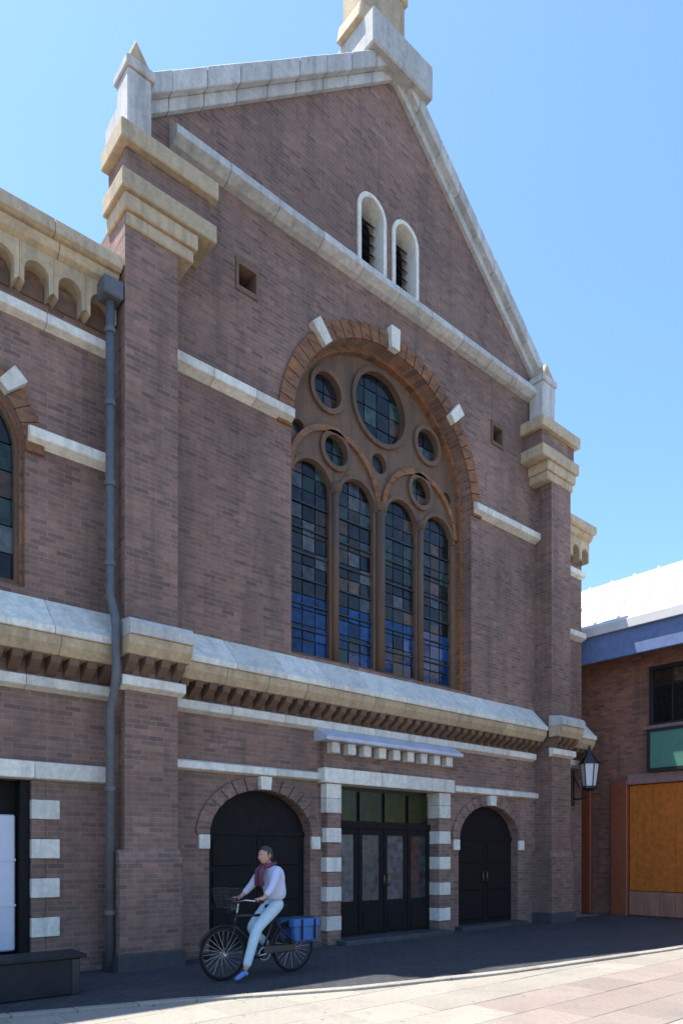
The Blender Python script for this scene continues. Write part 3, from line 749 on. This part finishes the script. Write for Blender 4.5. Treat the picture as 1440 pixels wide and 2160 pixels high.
def skin(name, V, E_, mat, parent, sub=2):
    """V: {key: (x,y,z,rx,ry)}; first key is the root"""
    ks = list(V); me = bpy.data.meshes.new(name)
    me.from_pydata([V[k][:3] for k in ks], [(ks.index(a), ks.index(b)) for a, b in E_], [])
    o = bpy.data.objects.new(name, me); COL.objects.link(o); o.parent = parent
    o.modifiers.new('skin', 'SKIN')
    if not me.skin_vertices: me.attributes  # layer is made with the modifier below
    bm = bmesh.new(); bm.from_mesh(me); lay = bm.verts.layers.skin.verify(); bm.verts.ensure_lookup_table()
    for i, k in enumerate(ks):
        s_ = bm.verts[i][lay]; s_.radius = V[k][3:5] if len(V[k]) > 4 else (V[k][3], V[k][3]); s_.use_root = (i == 0)
    bm.to_mesh(me); bm.free()
    o.modifiers['skin'].use_smooth_shade = True
    m = o.modifiers.new('sub', 'SUBSURF'); m.levels = sub; m.render_levels = sub
    me.materials.append(M[mat]); return o
# joints (bicycle space: +x forward, +y = rider's left)
hip, wst, chs, nck = (-.22, 0, 1.00), (-.21, 0, 1.12), (-.14, 0, 1.34), (-.10, 0, 1.47)
J = {}
for s_, n in ((1, 'l'), (-1, 'r')):
    J['sh' + n] = (-.12, s_ * .175, 1.40); J['el' + n] = (.02, s_ * .25, 1.18); J['wr' + n] = (.17, s_ * .265, 1.045)
    J['hp' + n] = (-.20, s_ * .09, .96)
J['knl'] = (.20, .17, .66); J['anl'] = (.42, .23, .13); J['tol'] = (.58, .25, .045)
J['knr'] = (.12, -.12, .62); J['anr'] = (-.20, -.13, .37); J['tor'] = (-.07, -.14, .315)
body = {'hip': (*hip, .085, .075), 'wst': (*wst, .08, .07), 'chs': (*chs, .10, .08), 'nck': (*nck, .05), 'hd': (-.08, 0, 1.55, .052)}
BE = [('hip', 'wst'), ('wst', 'chs'), ('chs', 'nck'), ('nck', 'hd')]
for n in 'lr':
    body['sh' + n] = (*J['sh' + n], .055); body['el' + n] = (*J['el' + n], .040); body['wr' + n] = (*J['wr' + n], .027)
    body['hp' + n] = (*J['hp' + n], .085); body['kn' + n] = (*J['kn' + n], .055); body['an' + n] = (*J['an' + n], .038)
    BE += [('chs', 'sh' + n), ('sh' + n, 'el' + n), ('el' + n, 'wr' + n), ('hip', 'hp' + n), ('hp' + n, 'kn' + n), ('kn' + n, 'an' + n)]
    w_ = Vector(J['wr' + n]); s_ = 1 if n == 'l' else -1
    body['pl' + n] = (w_.x + .05, w_.y, w_.z - .01, .030, .022); BE.append(('wr' + n, 'pl' + n))
    for k, (dy, ln_) in enumerate(((-.026, .055), (-.009, .062), (.009, .058), (.026, .045))):
        a, b, c = f'f{k}a{n}', f'f{k}b{n}', f'f{k}c{n}'
        x = w_.x + .075 + k * 0.0
        body[a] = (x, w_.y + dy, w_.z + .004, .010); body[b] = (x + ln_ * .6, w_.y + dy, w_.z - .006, .009); body[c] = (x + ln_ * .45, w_.y + dy, w_.z - .040, .008)
        BE += [('pl' + n, a), (a, b), (b, c)]
    body['t1' + n] = (w_.x + .045, w_.y - s_ * .035, w_.z - .015, .011); body['t2' + n] = (w_.x + .075, w_.y - s_ * .035, w_.z - .04, .009)
    BE += [('pl' + n, 't1' + n), ('t1' + n, 't2' + n)]
skin('body', body, BE, 'skin', person)
sh = {'wst': (-.22, 0, .97, .20, .165), 'mid': (-.20, 0, 1.16, .175, .14), 'chs': (*chs, .185, .14), 'nck': (-.11, 0, 1.455, .065)}
SE = [('wst', 'mid'), ('mid', 'chs'), ('chs', 'nck')]
for n in 'lr':
    sh['sh' + n] = (*J['sh' + n], .072); sh['el' + n] = (*J['el' + n], .054); q = Vector(J['el' + n]).lerp(Vector(J['wr' + n]), .75); sh['cu' + n] = (*q, .043)
    SE += [('chs', 'sh' + n), ('sh' + n, 'el' + n), ('el' + n, 'cu' + n)]
skin('shirt', sh, SE, 'shirt', person)
tr = {'hip': (-.215, 0, .97, .15, .13), 'wst': (-.215, 0, 1.04, .13, .11)}; TE = [('hip', 'wst')]
for n in 'lr':
    tr['hp' + n] = (*J['hp' + n], .105); tr['kn' + n] = (*J['kn' + n], .076); q = Vector(J['kn' + n]).lerp(Vector(J['an' + n]), .93); tr['an' + n] = (*q, .058)
    TE += [('hip', 'hp' + n), ('hp' + n, 'kn' + n), ('kn' + n, 'an' + n)]
skin('trousers', tr, TE, 'jeans', person)
for n in 'lr':
    a, t_ = Vector(J['an' + n]), Vector(J['to' + n])
    skin('shoe', {'h': (a.x - .03, a.y, a.z - .055, .04), 'a': (a.x, a.y, a.z - .01, .045), 'm': (a.x + .07, a.y, a.z - .055, .042, .04), 't': (t_.x, t_.y, t_.z, .036, .026)}, [('h', 'a'), ('a', 'm'), ('m', 't')], 'shoe', person)
# scarf: a loop round the neck with two hanging ends
n_ = 18; loop = [(-.09 + .085 * math.cos(2 * math.pi * i / n_), .085 * math.sin(2 * math.pi * i / n_), 1.475 - .02 * math.cos(2 * math.pi * i / n_)) for i in range(n_ + 1)]
sc = MB().tube(loop, [.030 + .006 * math.sin(i * 2.1) for i in range(n_ + 1)], 10)
for s_ in (-1, 1): sc.tube([(.0, s_ * .03, 1.46), (.05, s_ * .045, 1.40), (.06, s_ * .05, 1.30), (.045, s_ * .055, 1.20)], [.03, .034, .030, .036], 8)
sc.build('scarf', 'bagred', person, smooth=True)
# head with face
hm = bmesh.new(); bmesh.ops.create_uvsphere(hm, u_segments=24, v_segments=18, radius=1)
for v in hm.verts:
    x, y, z = v.co
    jaw = max(0, -z)
    v.co = Vector((x * (.098 - .012 * jaw) + .014 * jaw, y * (.078 - .022 * jaw), z * .118))
    if x > .85 and abs(y) < .28 and -.35 < z < .15: v.co.x += .022 * (1 - abs(y) / .28) * (1 if z < -.1 else .5)
me = bpy.data.meshes.new('head'); hm.to_mesh(me); hm.free()
for p_ in me.polygons: p_.use_smooth = True
me.materials.append(M['skin']); hd = bpy.data.objects.new('head', me); COL.objects.link(hd); hd.parent = person; hd.location = (-.05, 0, 1.60)
for s_ in (-1, 1):
    MB().lathe([(.003, -.007), (.008, -.004), (.008, .004), (.003, .007)], (.086, s_ * .031, .012), 8).build('eye', 'hair', hd)
    MB().tube([(-.01, s_ * .076, -.03), (-.018, s_ * .086, .0), (-.008, s_ * .078, .03)], [.010, .014, .011], 8).build('ear', 'skin', hd, smooth=True)
M['lip'] = plain_mat('lip', (0.30, 0.11, 0.09), .5)
MB().tube([(.086, -.022, -.062), (.094, 0, -.060), (.086, .022, -.062)], [.003, .006, .003], 8).build('mouth', 'lip', hd, smooth=True)
hm = bmesh.new(); bmesh.ops.create_uvsphere(hm, u_segments=28, v_segments=20, radius=1)
bmesh.ops.delete(hm, geom=[v for v in hm.verts if v.co.z < (-.55 if v.co.x < -.1 else -.15 if v.co.x < .25 else .35 + .3 * (v.co.x - .25))], context='VERTS')
for v in hm.verts:
    x, y, z = v.co; k = 1 + .03 * math.sin(9 * y + 5 * x) + .02 * math.sin(17 * z + 8 * y)
    v.co = Vector((x * .108 * k - .004, y * .088 * k, z * .128 * k + .004))
me = bpy.data.meshes.new('hair'); hm.to_mesh(me); hm.free()
for p_ in me.polygons: p_.use_smooth = True
me.materials.append(M['hair']); hr = bpy.data.objects.new('hair', me); COL.objects.link(hr); hr.parent = hd
sm = hr.modifiers.new('thick', 'SOLIDIFY'); sm.thickness = .008
